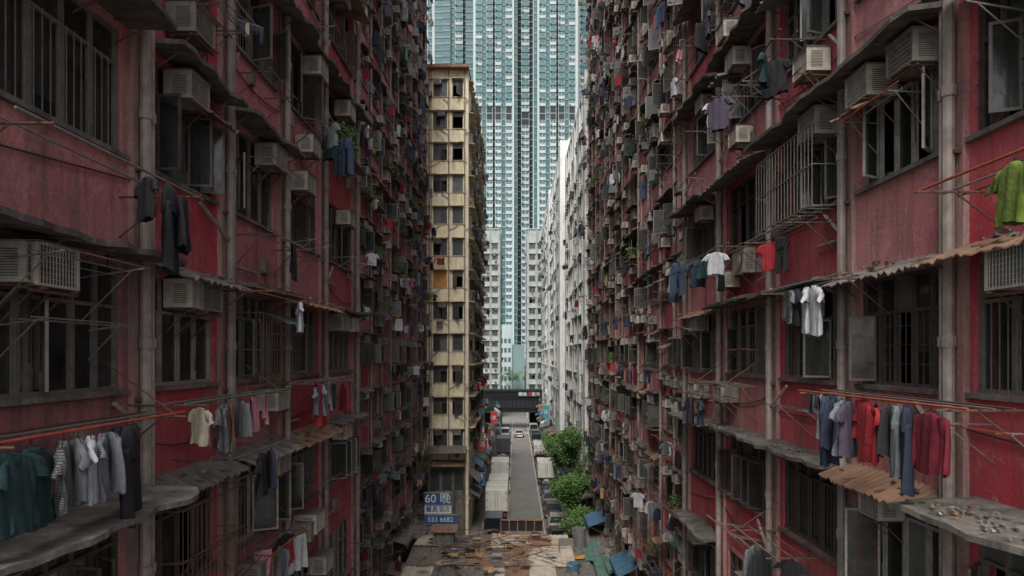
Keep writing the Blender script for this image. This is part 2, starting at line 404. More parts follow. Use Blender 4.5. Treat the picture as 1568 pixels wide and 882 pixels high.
def window(b,u0,u1,z0,z1,lod,fset):
    fm=ch(fset)
    gbase=M['glass'] if lod==0 else M['dglass']
    W=-0.10; t=0.045
    b.box(u0,u1,z1-t,z1,W-0.04,W+0.05,fm); b.box(u0,u1,z0,z0+t,W-0.04,W+0.07,fm)
    b.box(u0,u0+t,z0+t,z1-t,W-0.04,W+0.05,fm); b.box(u1-t,u1,z0+t,z1-t,W-0.04,W+0.05,fm)
    n=max(1,round((u1-u0)/(uni(0.36,0.56) if lod==0 else 0.65))); zt=z1-(z1-z0)*uni(0.25,0.34)
    b.box(u0+t,u1-t,zt-0.02,zt+0.02,W-0.03,W+0.045,fm)
    pw=(u1-u0)/n
    for i in range(n):
        a=u0+pw*i; c=a+pw
        if i>0: b.box(a-0.02,a+0.02,z0+t,z1-t,W-0.028,W+0.042,fm)
        gm=M['frost'] if rnd()<0.12 else gbase
        b.poly([(a,zt,W),(c,zt,W),(c,z1-t,W),(a,z1-t,W)],gm)
        q=rnd()
        if q<0.28 and lod<2:
            s=1 if rnd()<0.5 else -1; hu=a+0.03 if s>0 else c-0.03; th=uni(0.5,1.5); cs,sn=math.cos(th),math.sin(th); L=pw-0.06
            oT=b.T
            b.T=lambda x,y,zz,oT=oT,hu=hu,s=s,cs=cs,sn=sn:oT(hu+s*(x*cs-zz*sn),y,W+0.06+x*sn+zz*cs)
            of=b.flip
            if s<0: b.flip=not b.flip
            f=0.032
            b.box(0,L,z0+0.05,z0+0.05+f,-0.015,0.015,fm); b.box(0,L,zt-0.03-f,zt-0.03,-0.015,0.015,fm)
            b.box(0,f,z0+0.05+f,zt-0.03-f,-0.015,0.015,fm); b.box(L-f,L,z0+0.05+f,zt-0.03-f,-0.015,0.015,fm)
            b.poly([(f,z0+0.05+f,0),(L-f,z0+0.05+f,0),(L-f,zt-0.03-f,0),(f,zt-0.03-f,0)],gbase)
            b.T=oT; b.flip=of
        elif q<0.93:
            b.poly([(a,z0+t,W-0.005),(c,z0+t,W-0.005),(c,zt,W-0.005),(a,zt,W-0.005)],gm)
            if lod==0:
                f=0.03
                b.box(a+0.02,a+0.02+f,z0+t,zt-0.02,W+0.0,W+0.03,fm); b.box(c-0.02-f,c-0.02,z0+t,zt-0.02,W+0.0,W+0.03,fm)
    if rnd()<(0.6 if lod==0 else 0.15):
        cm=ch([M['cur1'],M['cur2'],M['cur3'],M['cur4'],M['cur2']])
        a=u0+uni(0,0.5)*(u1-u0); c=min(u1,a+uni(0.25,0.8)*(u1-u0)); m=max(4,int((c-a)/0.08))
        zz=z0+uni(0,0.4)*(z1-z0)
        for i in range(m):
            x0=a+(c-a)*i/m; x1=a+(c-a)*(i+1)/m; w0=-0.3+0.03*(i%2); w1=-0.3+0.03*((i+1)%2)
            b.poly([(x0,zz,w0),(x1,zz,w1),(x1,z1,w1),(x0,z1,w0)],cm)
    if lod==0 and rnd()<0.4:
        m=int((u1-u0)/0.12); q0=-0.02
        for i in range(1,m): b.tube((u0+(u1-u0)*i/m,z0,q0),(u0+(u1-u0)*i/m,zt,q0),0.007,fm,4)
        if rnd()<0.5:
            for v in (0.3,0.55,0.8): b.tube((u0,z0+(zt-z0)*v,q0),(u1,z0+(zt-z0)*v,q0),0.007,fm,4)
    if lod==0:
        for _ in range(int(uni(0,4))):
            b.lump(uni(u0+.1,u1-.3),z0+0.02,-0.4,uni(.08,.25),uni(.1,.35),0.15,ch([M['cur1'],M['frw'],M['tarpb'],M['board'],M['cur3'],M['signr']]),.1)
def cage(b,u0,u1,z0,z1,w,mat,lod):
    for v in (z0,(z0+z1)/2,z1):
        b.tube((u0,v,0),(u0,v,w),0.01,mat,4); b.tube((u1,v,0),(u1,v,w),0.01,mat,4); b.tube((u0,v,w),(u1,v,w),0.012,mat,4)
    n=int((u1-u0)/(0.13 if lod==0 else 0.3))
    for i in range(n+1):
        u=u0+(u1-u0)*i/n; b.tube((u,z0,w),(u,z1,w),0.007,mat,4)
        if i%2==0: b.tube((u,z0,0.0),(u,z0,w),0.007,mat,4)
def brackets(b,a,c,z,lod):
    w=uni(0.4,0.75); u1=uni(a,a+(c-a)*0.4); u2=u1+uni(0.7,1.5); m=ch([M['iron'],M['iron'],M['fr'],M['steel']])
    dz=uni(-.02,.12)
    for u in (u1,u2):
        b.tube((u,z,0),(u,z+dz,w),0.011,m,4); b.tube((u,z-uni(.3,.5),0),(u,z+dz*.8,w*0.8),0.008,m,4)
    for k in range(ch((1,2,3))):
        f=1-0.3*k; b.tube((u1-uni(.05,.3),z+dz*f+.01,w*f),(u2+uni(.05,.4),z+dz*f+.01,w*f),0.009,ch([M['steel'],m,M['redpole']]),4)
RF=[M['fr'],M['fr'],M['frd'],M['frd'],M['frw'],M['fr']]
def facade(T,ub,zcs,cfg,parent,lod=0,topz=None,end0=True,bw=None):
    b=MB(T); h=2.8
    u0,u1=ub[0],ub[-1]; zt=topz or zcs[-1]+h*0.6
    zlo=zcs[0]-h; pwd=cfg.get('pierw',0.07)
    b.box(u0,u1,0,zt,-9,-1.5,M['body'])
    if end0: b.box(u0-0.25,u0-0.003,0,zt,-9,0.0,cfg['walls'][0])
    b.box(u1+0.003,u1+0.25,0,zt,-9,0.0,cfg['walls'][0])
    b.box(u0,u1,0,zlo,-1.5,-0.0,M['conc'])
    b.box(u0,u1,zcs[-1]+0.003,zt,-1.5,0,cfg['walls'][0])
    b.box(u0-(0.3 if end0 else 0),u1+0.3,zt+0.003,zt+0.25,-9,cfg.get('eave',0.25),cfg.get('eavem',cfg['trim']))
    for u in ub:
        pw=0.17
        b.box(max(u0,u-pw),min(u1,u+pw),zlo,zt-0.003,-0.3,pwd,cfg['pier'])
    for i in range(len(ub)-1):
        a,c=ub[i]+0.17,ub[i+1]-0.17
        wa=a+uni(0.02,0.25); wc=c-uni(0.02,0.2)
        if (c-a)<1.6: wa,wc=a+0.06,c-0.06
        walls=bw[i] if bw else cfg['walls']
        for k,z in enumerate(zcs):
            wm=ch(walls)
            zs=z-1.6; zw=z-0.12
            b.box(a,c,z-h,zs,-0.25,0,wm)
            b.box(a,c,zw,z-0.0,-0.25,0,wm)
            if wa-a>0.02: b.box(a,wa,zs,zw,-0.25,-0.003,wm)
            if c-wc>0.02: b.box(wc,c,zs,zw,-0.25,-0.003,wm)
            b.box(ub[i],ub[i+1],z-0.05,z+0.06,-1.5,-0.26,M['slab'])
            if cfg.get('board') and rnd()<cfg['board']:
                b.box(wa,wc,zs,zw,-0.12,-0.05,M['board'])
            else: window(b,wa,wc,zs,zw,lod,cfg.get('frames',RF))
            b.box(wa-0.05,wc+0.05,zs-0.06,zs+0.0-0.003,0.0,0.07,cfg['trim'])
            if rnd()<cfg['can']:
                kind=rnd(); dep=cfg['cd']*uni(0.85,1.15)
                e0=a-0.17 if rnd()<0.8 else a; e1=c+0.17-0.004 if rnd()<0.8 else c
                if kind<cfg.get('tin',0.35): canopy(b,e0,e1,z+0.02,dep,ch([M['tin'],M['tin'],M['tinr'],M['ting'] if rnd()<0.3 else M['tin']]),lod==0,0.22)
                else: canopy(b,e0,e1,z+0.02,dep,cfg['ledge'],False,0.05)
                if lod==0:
                    u=e0+0.15
                    while u<e1:
                        b.tube((u,z-0.35,0),(u,z-0.1,dep*0.8),0.012,M['iron'],4); b.tube((u,z-0.06,0),(u,z-0.12,dep*0.95),0.012,M['iron'],4); u+=uni(0.6,0.95)
                    for _ in range(int(uni(2,26))):
                        s=uni(0.015,0.06); b.lump(uni(e0,e1-0.2),z-0.03,uni(0.1,dep-0.1),s*2,s*.8,s,ch([M['conc'],M['cur2'],M['tinr'],M['ledge'],M['tin'],M['iron'],M['frw']]))
            if lod<2 and rnd()<cfg.get('small',0.0):
                q=uni(a,max(a+.01,c-1.0)); canopy(b,q,q+uni(.7,1.1),zw-uni(.1,.5),uni(.35,.65),ch([M['tin'],M['tinr'],M['tin'],M['ting']]),lod==0,uni(.1,.3))
            if rnd()<cfg['ac']:
                for _ in range(1 if rnd()<0.6 else 2):
                    hi=rnd()<0.62; me=ch(AC) if not hi else AC[int(rnd()*3)]
                    uu=uni(wa+0.35,max(wa+0.36,wc-0.35)); vv=(zw-0.24) if hi else zs-uni(0.35,0.75)
                    inst('air_conditioner',me,T,uu,vv,-0.02 if hi else 0.03,0,uni(0.85,1.05),parent if lod>0 else None)
            if rnd()<cfg['cage']: cage(b,wa,wc,zs-0.1,zw-uni(0,0.5),uni(0.3,0.55),M['iron'] if rnd()<0.6 else M['fr'],lod)
            if (i,k) not in cfg.get('skip',()) and rnd()<cfg['rack']:
                rack(T,wa+uni(0,0.4),wc-uni(-0.1,0.3),z-uni(1.55,1.95),uni(0.6,1.0),None,parent=parent if lod>0 else None,dens=cfg.get('dens',0.5))
            if lod<2:
                for q in range(2 if lod==0 else 1):
                    if rnd()<cfg['rack']*1.0: brackets(b,wa,wc,z-uni(0.3,2.4),lod)
            if rnd()<cfg.get('plant',0.08):
                for q in range(int(uni(1,4))):
                    u=uni(wa+0.1,wc-0.1); inst('potted_plant',ch(PL),T,u,zs-0.05,0.3,uni(0,6),uni(0.8,1.3),parent if lod>0 else None)
                b.box(wa,wc,zs-0.09,zs-0.065,0.08,0.48,M['iron'])
            if lod==0:
                if rnd()<0.6: b.cable((a,z-h+uni(.3,1),0.03),(c,z-h+uni(.3,1.0),0.03),uni(0,.2),0.011,ch([M['cable'],M['pipe2']]),6)
                if rnd()<0.3:
                    zz=z-h+uni(.2,.9); b.tube((a-0.1,zz,0.08),(a+uni(.4,1.4),zz+uni(-.05,.05),0.05),0.025,M['pipe'],6)
                if rnd()<0.35:
                    u=uni(a,c-.3); zz=z-h+uni(.3,.8); b.box(u,u+uni(.12,.25),zz,zz+uni(.12,.3),0.003,0.1,ch([M['pipe2'],M['tin'],M['frw']]))
            if lod<2 and rnd()<0.35:
                u=uni(a,c); b.cable((u,z+uni(0,1),0.08),(u+uni(-.3,.3),z-uni(.5,2.4),0.1),uni(-.1,.1),0.01,M['cable'],4)
    for u in ub:
        for off,r in ((-0.06,0.062),(0.1,0.04)):
            if off>0 and rnd()<0.45: continue
            if lod>1 and rnd()<0.5: continue
            x=u+off+uni(-.03,.03)
            x=min(max(x,u0+.05),u1-.05)
            pm=ch([M['pipe'],M['pipe2'],M['pipe']]) if lod<2 else M['grey']
            b.tube((x,0,pwd+r+0.03),(x,zt,pwd+r+0.03),r,pm,8 if lod==0 else 5)
            if lod<2:
                for z in zcs:
                    b.tube((x,z-1.1,pwd+r+0.03),(x,z-0.98,pwd+r+0.03),r+0.016,pm,8 if lod==0 else 5)
                    b.box(x-r-0.03,x+r+0.03,z-1.75,z-1.71,pwd-0.01,pwd+r+0.02,M['iron'])
                    if rnd()<0.35:
                        s=ch((-1,1)); b.tube((x,z-2.2,pwd+r+0.03),(x+s*uni(.5,.9),z-1.75,0.06),0.03,pm,6)
    b.obj('facade',parent)
Z=[17.2+2.8*k for k in range(-4,12)]
Zn=[z for z in Z if z<29]
red=dict(walls=[M['crim'],M['pink'],M['dull'],M['crim'],M['crim'],M['pink']],pier=M['pier'],trim=M['conc'],ledge=M['ledge'],can=0.9,cd=0.56,ac=0.75,cage=0.14,rack=0.5,dens=0.48,plant=0.06,small=0.2)
TLn=TL(4.7); TRn=TR(5.0)
D_,P_,C_,R_=M['dull'],M['pink'],M['crim'],M['rose']
e=empty('apartment_building')
facade(TLn,[2.2,5.3,8.44,10.9,13.6,16.4,19.6],Zn,dict(red,skip={(0,4),(1,4),(2,4),(3,4),(1,5),(2,3)}),e,0,30.6,bw=[[D_],[D_,P_,D_,P_],[C_,C_,C_,C_],[P_,P_,C_,R_],[C_,P_,R_],[C_,P_,C_]])  # dull plaster on the nearest bays paints in the darker frame edge
e=empty('apartment_building')
facade(TRn,[2.2,5.0,7.7,10.2,13.1,16.4,19.7],Zn,dict(red,skip={(0,4),(1,4),(2,4),(3,4),(0,5),(1,5),(2,5)}),e,0,30.6,bw=[[D_,C_],[C_,C_,C_],[P_,P_,R_],[C_,C_,R_],[P_,C_,P_],[C_,R_,P_]])  # dull in the first bay: edge darkening painted as wall colour
red2=dict(red,walls=[M['rose'],M['pink'],M['rose'],M['crim'],M['rose'],M['crim']],ac=1.0,rack=0.75,dens=0.42,cage=0.18,plant=0.14,can=0.7,cd=0.38,small=0.15)
e=empty('apartment_building'); ub=[22+i*2.72 for i in range(14)]
facade(TL(7.7),ub,Z,red2,e,1)
e=empty('apartment_building'); ub=[22+i*2.68 for i in range(15)]
facade(TR(6.5),ub,Z,red2,e,1)
e=empty('cream_apartment_building')
yz=[40.45-2.8*k for k in range(12)][::-1]
cy=dict(walls=[M['yel']],pier=M['yel'],trim=M['yel2'],ledge=M['yel2'],can=1.0,cd=0.28,tin=0.0,ac=0.2,cage=0.0,rack=0.08,dens=0.6,plant=0.0,pierw=0.02,board=0.07,frames=[M['frd'],M['fr']],eave=0.7,eavem=M['tinr'])
facade(TF(60.2),[-12.2,-9.6,-7.55,-5.85,-4.45],yz,cy,e,1,41.2)
cy2=dict(cy,ac=0.9,rack=0.55,cage=0.35,can=1.0,cd=0.7,plant=0.12,board=0,walls=[M['yel'],M['yel2']],eave=0.3)
facade(TL(4.45),[60.46+2.6*i for i in range(11)],yz,cy2,e,1,41.2,end0=False)
wh=dict(walls=[M['white']],pier=M['white'],trim=M['white'],ledge=M['grey'],can=0.7,cd=0.35,tin=0.1,ac=0.6,cage=0.15,rack=0.25,dens=0.4,plant=0.02,pierw=0.25)
for D,y0,n,top in ((6.3,60.5,9,40),(5.9,88,10,42.5),(6.0,120,13,44)):
    e=empty('white_apartment_building'); zz=[z for z in Z if z<top-1]
    facade(TR(D),[y0+2.7*i for i in range(n)],zz,wh,e,2,top)
    b=MB(); b.box(D-0.3,D+9,y0-0.9,y0-0.3,0,top+1.0,M['white'])
    for q in range(3):
        x=D+1+q*2.4; b.box(x,x+1.6,y0+2,y0+4,top+0.3,top+2.2+q*0.6,M['white'])
    b.obj('end_wall_and_roof_huts',e)
gr=dict(walls=[M['grey']],pier=M['grey'],trim=M['grey'],ledge=M['grey'],can=0.8,cd=0.35,tin=0.0,ac=0.6,cage=0.0,rack=0.1,dens=0.3,plant=0,pierw=0.2)
for xs in ([-14,-11.5,-8.9,-6.6,-4.4],[3.1,5.3,7.6,10,13]):
    e=empty('grey_apartment_building')
    facade(TF(176),xs,[z for z in Z if z<47.5],gr,e,2,48.6)
    if xs[0]<0: facade(TL(4.35),[176.3+2.7*i for i in range(8)],[z for z in Z if z<47.5],gr,e,2,48.6,end0=False)
    else: facade(TR(3.05),[176.3+2.7*i for i in range(8)],[z for z in Z if z<47.5],gr,e,2,48.6,end0=False)
# ------------------------------------------------------------------ tower blocks
def towers(name,x0,x1,y,top,pat,seed):
    r=random.Random(seed); e=empty(name); fh=2.95
    b=MB(TF(y))
    b.box(x0+0.3,x1-0.3,0,top,-16,-3.5,M['tg'])
    nf=int((top-22)/fh); L=sum(p[0] for p in pat); x=x0
    for (w,kind,off) in pat:
        W=w/L*(x1-x0); xa,xb=x,x+W; x=xb
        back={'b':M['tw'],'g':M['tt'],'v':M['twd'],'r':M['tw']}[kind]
        b.box(xa+0.02,xb-0.02,0,top-r.uniform(0,3),-3.5,off,back)
        for f in range(nf):
            z=22+f*fh; hi=z>128+r.uniform(-3,3)
            wall=M['tt'] if (hi and r.random()<0.7) else M['tw']
            if kind=='b':
                if f in (33,34):
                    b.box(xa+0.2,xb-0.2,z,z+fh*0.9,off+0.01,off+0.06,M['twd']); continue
                b.box(xa+0.1,xb-0.1,z,z+1.25,off,off+0.55,wall)
                m=0.25*W
                b.box(xa+m*0.5,xb-m*0.5,z+1.27,z+2.75,off+0.01,off+0.3,M['twin'])
                b.box(xa+W*0.47,xa+W*0.53,z+1.26,z+2.8,off+0.3,off+0.42,wall)
                if r.random()<0.4: b.box(xa+W*0.1,xa+W*0.3,z+0.3,z+0.8,off+0.56,off+1.0,M['tg'])
            elif kind=='g':
                b.box(xa+0.05,xb-0.05,z,z+0.9,off+0.01,off+0.2,M['tg'] if r.random()<0.6 else M['tt'])
                b.box(xa+0.2,xb-0.2,z+0.95,z+2.6,off+0.01,off+0.09,M['twin'])
            elif kind=='v':
                b.box(xa+0.1,xb-0.1,z,z+0.5,off+0.01,off+0.3,M['tg'])
    b.obj('tower_facade',e)
P1=[(1,'r',1.6),(2.6,'b',1.2),(1.6,'g',0.2),(2.6,'b',1.6),(0.8,'v',-2),(2.6,'b',1.6),(1.6,'g',0.2),(2.6,'b',1.2),(0.8,'r',1.9),(1.3,'g',-1)]
towers('residential_tower',-41,-19,318,205,[(1.2,'g',0),(0.7,'r',1.0),(2.2,'g',0.6),(2.2,'g',1),(1.2,'g',-1),(2.2,'b',1),(0.7,'v',-2),(2.2,'g',0.5),(0.5,'r',1)],1)
towers('residential_tower',-18.8,0.6,300,205,P1,2)
towers('residential_tower',0.6,7.6,306,205,[(1,'v',-2.5),(2.2,'b',0.4),(1,'v',-2.5)],3)
towers('residential_tower',7.8,27,300,205,P1[::-1],4)
towers('residential_tower',27.5,44,322,205,[(1.2,'r',0.6),(2.2,'b',1),(1.2,'g',-1),(2.2,'b',1),(1,'r',1)],5)
b=MB(TF(262)); b.box(-60,60,0,15,-30,0,M['tg'])
for i in range(30): b.box(-58+i*4,-55.4+i*4,3,12,0.01,0.3,M['twd'])
b.obj('tower_podium')
# ------------------------------------------------------------------ ground, road
b=MB(); b.poly([(-1500,-300,0),(1500,-300,0),(1500,2500,0),(-1500,2500,0)],M['pave']); b.obj('ground')
b=MB(); b.poly([(-3.3,-20,0.004),(5.0,-20,0.004),(5.0,255,0.004),(-3.3,255,0.004)],M['asph']); b.obj('road')
b=MB()
for s in (-3.3,5.0):
    x0,x1=(s-0.15,s) if s<0 else (s,s+0.15)
    b.box(x0,x1,-20,165,0.0,0.13,M['conc'])
b.obj('kerb')
b=MB(); b.box(-4.4,-3.45,-20,165,0,0.12,M['pave']); b.box(5.15,6.0,-20,165,0,0.12,M['pave']); b.obj('pavement')
b=MB()
for x in (-0.85,2.55):
    y=30
    while y<160:
        b.poly([(x,y,0.008),(x+0.1,y,0.008),(x+0.1,y+5.2,0.008),(x,y+5.2,0.008)],M['paint']); y+=5.6
for i in range(7):
    b.poly([(-0.7+i*0.5,140,0.008),(-0.45+i*0.5,140,0.008),(-0.45+i*0.5,143,0.008),(-0.7+i*0.5,143,0.008)],M['paint'])
b.obj('road_markings')
# ------------------------------------------------------------------ vehicles
def bev(o,w=0.04,seg=2):
    m=o.modifiers.new('b','BEVEL'); m.width=w; m.segments=seg; m.limit_method='ANGLE'
def wheel(b,x,y,r,w):
    b.tube((x-w/2,y,r),(x+w/2,y,r),r,M['rub'],16); s=1 if x>0 else -1
    b.tube((x+s*w/2,y,r),(x+s*(w/2+0.01),y,r),r*0.55,M['steel'],12)
def truck(x,y,rot=0,H=3.1,L=4.3,c=None):
    e=empty('box_truck'); e.location=(x,y,0.004); e.rotation_euler=(0,0,rot)
    W=1.08; pm=c or M['truckw']
    b=MB(); b.box(-W,W,0,L,0.95,H,pm); o=b.obj('cargo_box',e); bev(o,0.05)
    b=MB()
    for s in (-1,1):
        b.box(min(s*0.02,s*(W-0.1)),max(s*0.02,s*(W-0.1)),-0.03,-0.004,1.05,H-0.12,pm)
        b.tube((s*0.12,-0.05,1.1),(s*0.12,-0.05,H-0.2),0.02,M['steel'],6)
        for z in (1.3,2.0,2.7):
            if z<H-0.2: b.box(min(s*(W-0.25),s*(W-0.02)),max(s*(W-0.25),s*(W-0.02)),-0.05,-0.031,z,z+0.06,M['steel'])
        b.box(min(s*0.75,s*1.0),max(s*0.75,s*1.0),-0.06,0.0,0.62,0.78,M['chrome'])
    b.box(-W,W,-0.12,0.02,0.45,0.6,M['frd']); b.box(-0.26,0.26,-0.09,-0.06,0.66,0.8,M['signw'])
    for i in range(int(L/0.62)): b.box(-W-0.012,-W-0.002,0.2+i*0.62,0.26+i*0.62,1.0,H-0.06,M['frw']); b.box(W+0.002,W+0.012,0.2+i*0.62,0.26+i*0.62,1.0,H-0.06,M['frw'])
    for i in range(int(L/0.8)): b.box(-W+0.1,W-0.1,0.5+i*0.8,0.55+i*0.8,H+0.001,H+0.02,M['frw'])
    b.obj('rear_doors_and_ribs',e)
    b=MB(); b.box(-0.45,0.45,0.1,L+1.7,0.55,0.9,M['frd'])
    for yy in (0.9,L+0.9):
        for s in (-1,1): wheel(b,s*0.86,yy,0.42,0.26)
    b.obj('chassis_and_wheels',e)
    b=MB(); y0=L+0.12; y1=L+1.75
    b.hexa(((-1,y0,0.6),(1,y0,0.6),(1,y1,0.6),(-1,y1,0.6),(-0.93,y0+0.02,2.2),(0.93,y0+0.02,2.2),(0.93,y1-0.35,2.2),(-0.93,y1-0.35,2.2)),pm)
    o=b.obj('cab',e); bev(o,0.07)
    b=MB(); b.hexa(((-0.88,y1-0.16,1.35),(0.88,y1-0.16,1.35),(0.88,y1-0.11,1.35),(-0.88,y1-0.11,1.35),(-0.82,y1-0.33,2.05),(0.82,y1-0.33,2.05),(0.82,y1-0.28,2.05),(-0.82,y1-0.28,2.05)),M['dglass'])
    for s in (-1,1):
        b.box(min(s*0.955,s*0.99),max(s*0.955,s*0.99),y0+0.5,y1-0.45,1.4,1.98,M['dglass'])
        b.tube((s*1.0,y1-0.1,1.7),(s*1.2,y1-0.05,1.75),0.015,M['iron'],4); b.box(min(s*1.14,s*1.28),max(s*1.14,s*1.28),y1-0.08,y1-0.02,1.45,1.8,M['frd'])
    b.obj('windscreen_and_mirrors',e)
truck(-1.9,66.0); truck(-2.0,84,0,3.0,4.0); truck(3.75,84,0.0,2.9,4.2,M['truckw']); truck(-2.0,106,0,3.2,4.8,simp('dark_truck_paint',(0.07,0.08,0.085),0.5)); truck(-1.95,75,0,2.5,3.4); truck(3.8,103,0,2.7,3.6)
CARC=[simp('car_paint_%d'%i,c,0.25,0.1,0.08) for i,c in enumerate([(0.02,0.02,0.023),(0.55,0.55,0.53),(0.07,0.075,0.08),(0.2,0.21,0.22),(0.03,0.04,0.07),(0.5,0.5,0.48),(0.12,0.02,0.02)])]
M['cglass']=simp('car_glass',(0.015,0.02,0.022),0.12,0,0.2)
def car(x,y,pm,van=False,rot=0):
    e=empty('parked_car' if not van else 'parked_van'); e.location=(x,y,0.004); e.rotation_euler=(0,0,rot)
    L=4.4; W=0.87
    S=[(0.0,0.78,0.74),(0.12,0.93,0.83),(0.6,1.0,W),(1.4,0.98,W),(2.9,0.96,W),(3.3,0.92,W),(4.0,0.80,0.84),(4.3,0.66,0.78),(L,0.5,0.7)]
    b=MB(); K=b.mi(pm)
    for (yy,zt,hw) in S:
        for (fx,z) in ((-0.9,0.28),(-1,0.45),(-1,zt*0.8),(-0.93,zt-0.02),(-0.6,zt+0.01),(0.6,zt+0.01),(0.93,zt-0.02),(1,zt*0.8),(1,0.45),(0.9,0.28)):
            b.v.append((fx*hw,yy,z))
    for i in range(len(S)-1):
        for j in range(10):
            j2=(j+1)%10; b.f.append([i*10+j,i*10+j2,(i+1)*10+j2,(i+1)*10+j]); b.m.append(K)
    b.f.append(list(range(10))); b.m.append(K); b.f.append([(len(S)-1)*10+j for j in range(10)][::-1]); b.m.append(K)
    b.obj('body',e,True)
    zr=1.95 if van else 1.44; ra,rb=(0.15,2.9) if van else (0.75,2.35); ba,bb=(0.08,3.5) if van else (0.2,3.15); hw=0.74 if van else 0.62
    b=MB()
    b.hexa(((-0.8,ba,0.96),(0.8,ba,0.96),(0.8,bb,0.94),(-0.8,bb,0.94),(-hw,ra,zr-0.04),(hw,ra,zr-0.04),(hw,rb,zr-0.04),(-hw,rb,zr-0.04)),M['cglass'])
    b.obj('windows',e)
    b=MB(); b.box(-hw-0.02,hw+0.02,ra-0.03,rb+0.03,zr-0.045,zr+0.02,pm)
    for s in (-1,1):
        for (p,q) in (((s*0.805,ba,0.96),(s*hw,ra,zr)),((s*0.805,bb,0.94),(s*hw,rb,zr)),((s*0.81,(ba+bb)/2,0.96),(s*(hw+0.01),(ra+rb)/2,zr))):
            b.tube(p,q,0.035,pm,5)
        b.box(min(s*0.86,s*1.0),max(s*0.86,s*1.0),2.85,2.97,0.95,1.07,pm)
        b.box(min(s*0.5,s*0.8),max(s*0.5,s*0.8),-0.02,0.05,0.66,0.8,M['chrome'])
        b.box(min(s*0.45,s*0.72),max(s*0.45,s*0.72),4.28,4.36,0.5,0.64,M['signw'])
    b.obj('roof_pillars_lamps',e)
    b=MB()
    for yy in (0.85,3.5):
        for s in (-1,1): wheel(b,s*0.78,yy,0.31,0.2)
    b.box(-0.25,0.25,-0.015,0.0,0.45,0.57,M['signw'])
    b.obj('wheels',e)
i=0
for yy in (56,61.2,66.4,71.8,77.2,92,97.3,110.5,116,122,128,134,140):
    car(3.7+uni(-.1,.1),yy,CARC[i%7],rnd()<0.25,uni(-.02,.02)); i+=1
for yy in (58.9,93,98.5,114,120,126,132,138): car(-2.05+uni(-.1,.1),yy,CARC[(i*3)%7],rnd()<0.35,uni(-.02,.02)); i+=1
car(0.6,133,CARC[1])
# ------------------------------------------------------------------ street-level awnings, signs
def awning(T,u0,u1,z,dep,drop,mat):
    b=MB(T); n=max(3,int((u1-u0)/0.3))
    for k in range(n):
        a=u0+(u1-u0)*k/n; c=u0+(u1-u0)*(k+1)/n; o=0.03*(k%2); o2=0.03*((k+1)%2)
        b.hexa(((a,z-0.02+o,0.02),(c,z-0.02+o2,0.02),(c,z+o2,0.02),(a,z+o,0.02),(a,z-drop-0.02+o,dep),(c,z-drop-0.02+o2,dep),(c,z-drop+o2,dep),(a,z-drop+o,dep)),mat)
        b.hexa(((a,z-drop-0.25-uni(0,.06),dep),(c,z-drop-0.25,dep),(c,z-drop+o2-.03,dep),(a,z-drop+o-.03,dep),(a,z-drop-0.25,dep+.015),(c,z-drop-0.25,dep+.015),(c,z-drop+o2-.03,dep+.015),(a,z-drop+o-.03,dep+.015)),mat)
    for u in (u0+.1,u1-.1): b.tube((u,z-1.2,0.02),(u,z-drop-0.03,dep-.05),0.02,M['iron'],5)
    b.obj('shop_awning')
am=[M['tinr'],M['tarpb'],M['ting'],M['tin'],M['tarpb'],M['tinc'],M['tin'],M['ting']]
for T,ys in ((TL(4.3),60.5),(TR(6.0),58)):
    y=ys
    while y<147:
        L=uni(2.2,4.5)
        for lv in range(ch((1,2,2))):
            awning(T,y,y+L,4.1+lv*1.7+uni(-.4,.4),uni(1.2,1.9)*(1.0 if T[1] else 0.65),uni(0.4,1.0),ch(am))
        y+=L+uni(0.1,0.8)
for T in (TL(7.7),TR(6.5)):
    y=24
    while y<57:
        L=uni(2,4); awning(T,y,y+L,3.6+uni(-.3,1.5),uni(1.0,1.7),uni(.3,.7),ch([M['tin'],M['ting'],M['tin'],M['tarpb']])); y+=L+uni(.1,.6)
b=MB(TL(4.32))
for i in range(24):
    u=61+i*3.6; b.box(u,u+3.2,0.12,3.1,0.0,0.08,ch([M['body'],M['frd'],M['signt'],M['tin']])); b.box(u,u+3.2,3.15,3.9,0.0,0.2,ch([M['signr'],M['signb'],M['signw'],M['signt'],M['tinc']]))
b.obj('shopfronts')
b=MB(TR(5.98))
for i in range(25):
    u=58+i*3.6; b.box(u,u+3.2,0.12,3.1,0.0,0.08,ch([M['body'],M['frd'],M['tin']])); b.box(u,u+3.2,3.15,3.9,0.0,0.2,ch([M['signr'],M['signb'],M['signw'],M['signt']]))
b.obj('shopfronts')
def sign(name,x0,x1,y,z0,z1,mat,text,tm,size,arm=-1.2):
    e=empty(name); b=MB(TF(y)); b.box(x0,x1,z0,z1,-0.12,0,mat)
    for (a,c,d,f) in ((x0-.03,x1+.03,z1,z1+.04),(x0-.03,x1+.03,z0-.04,z0)): b.box(a,c,d,f,-0.13,0.03,M['frw'])
    xs=x0 if arm<0 else x1
    b.tube((xs,z1-0.1,-0.06),(xs+arm,z1-0.1,-0.06),0.03,M['iron'],5); b.tube((xs,z0+0.1,-0.06),(xs+arm,z0+0.1,-0.06),0.03,M['iron'],5)
    b.obj('board',e)
    if text:
        cu=bpy.data.curves.new('lettering','FONT'); cu.body=text; cu.size=size; cu.extrude=0.01; cu.align_x='CENTER'; cu.align_y='CENTER'
        cu.materials.append(tm); o=bpy.data.objects.new('lettering',cu); col.objects.link(o); o.parent=e
        o.location=((x0+x1)/2,y-0.015,(z0+z1)/2); o.rotation_euler=(math.radians(90),0,0)
sign('shop_sign',-6.7,-4.75,50,5.1,5.95,M['signb'],'60 晚',M['signw'],0.85)
sign('shop_sign',-6.7,-4.75,50.02,4.45,5.03,M['signw'],'麗晶酒店',M['signb'],0.45)
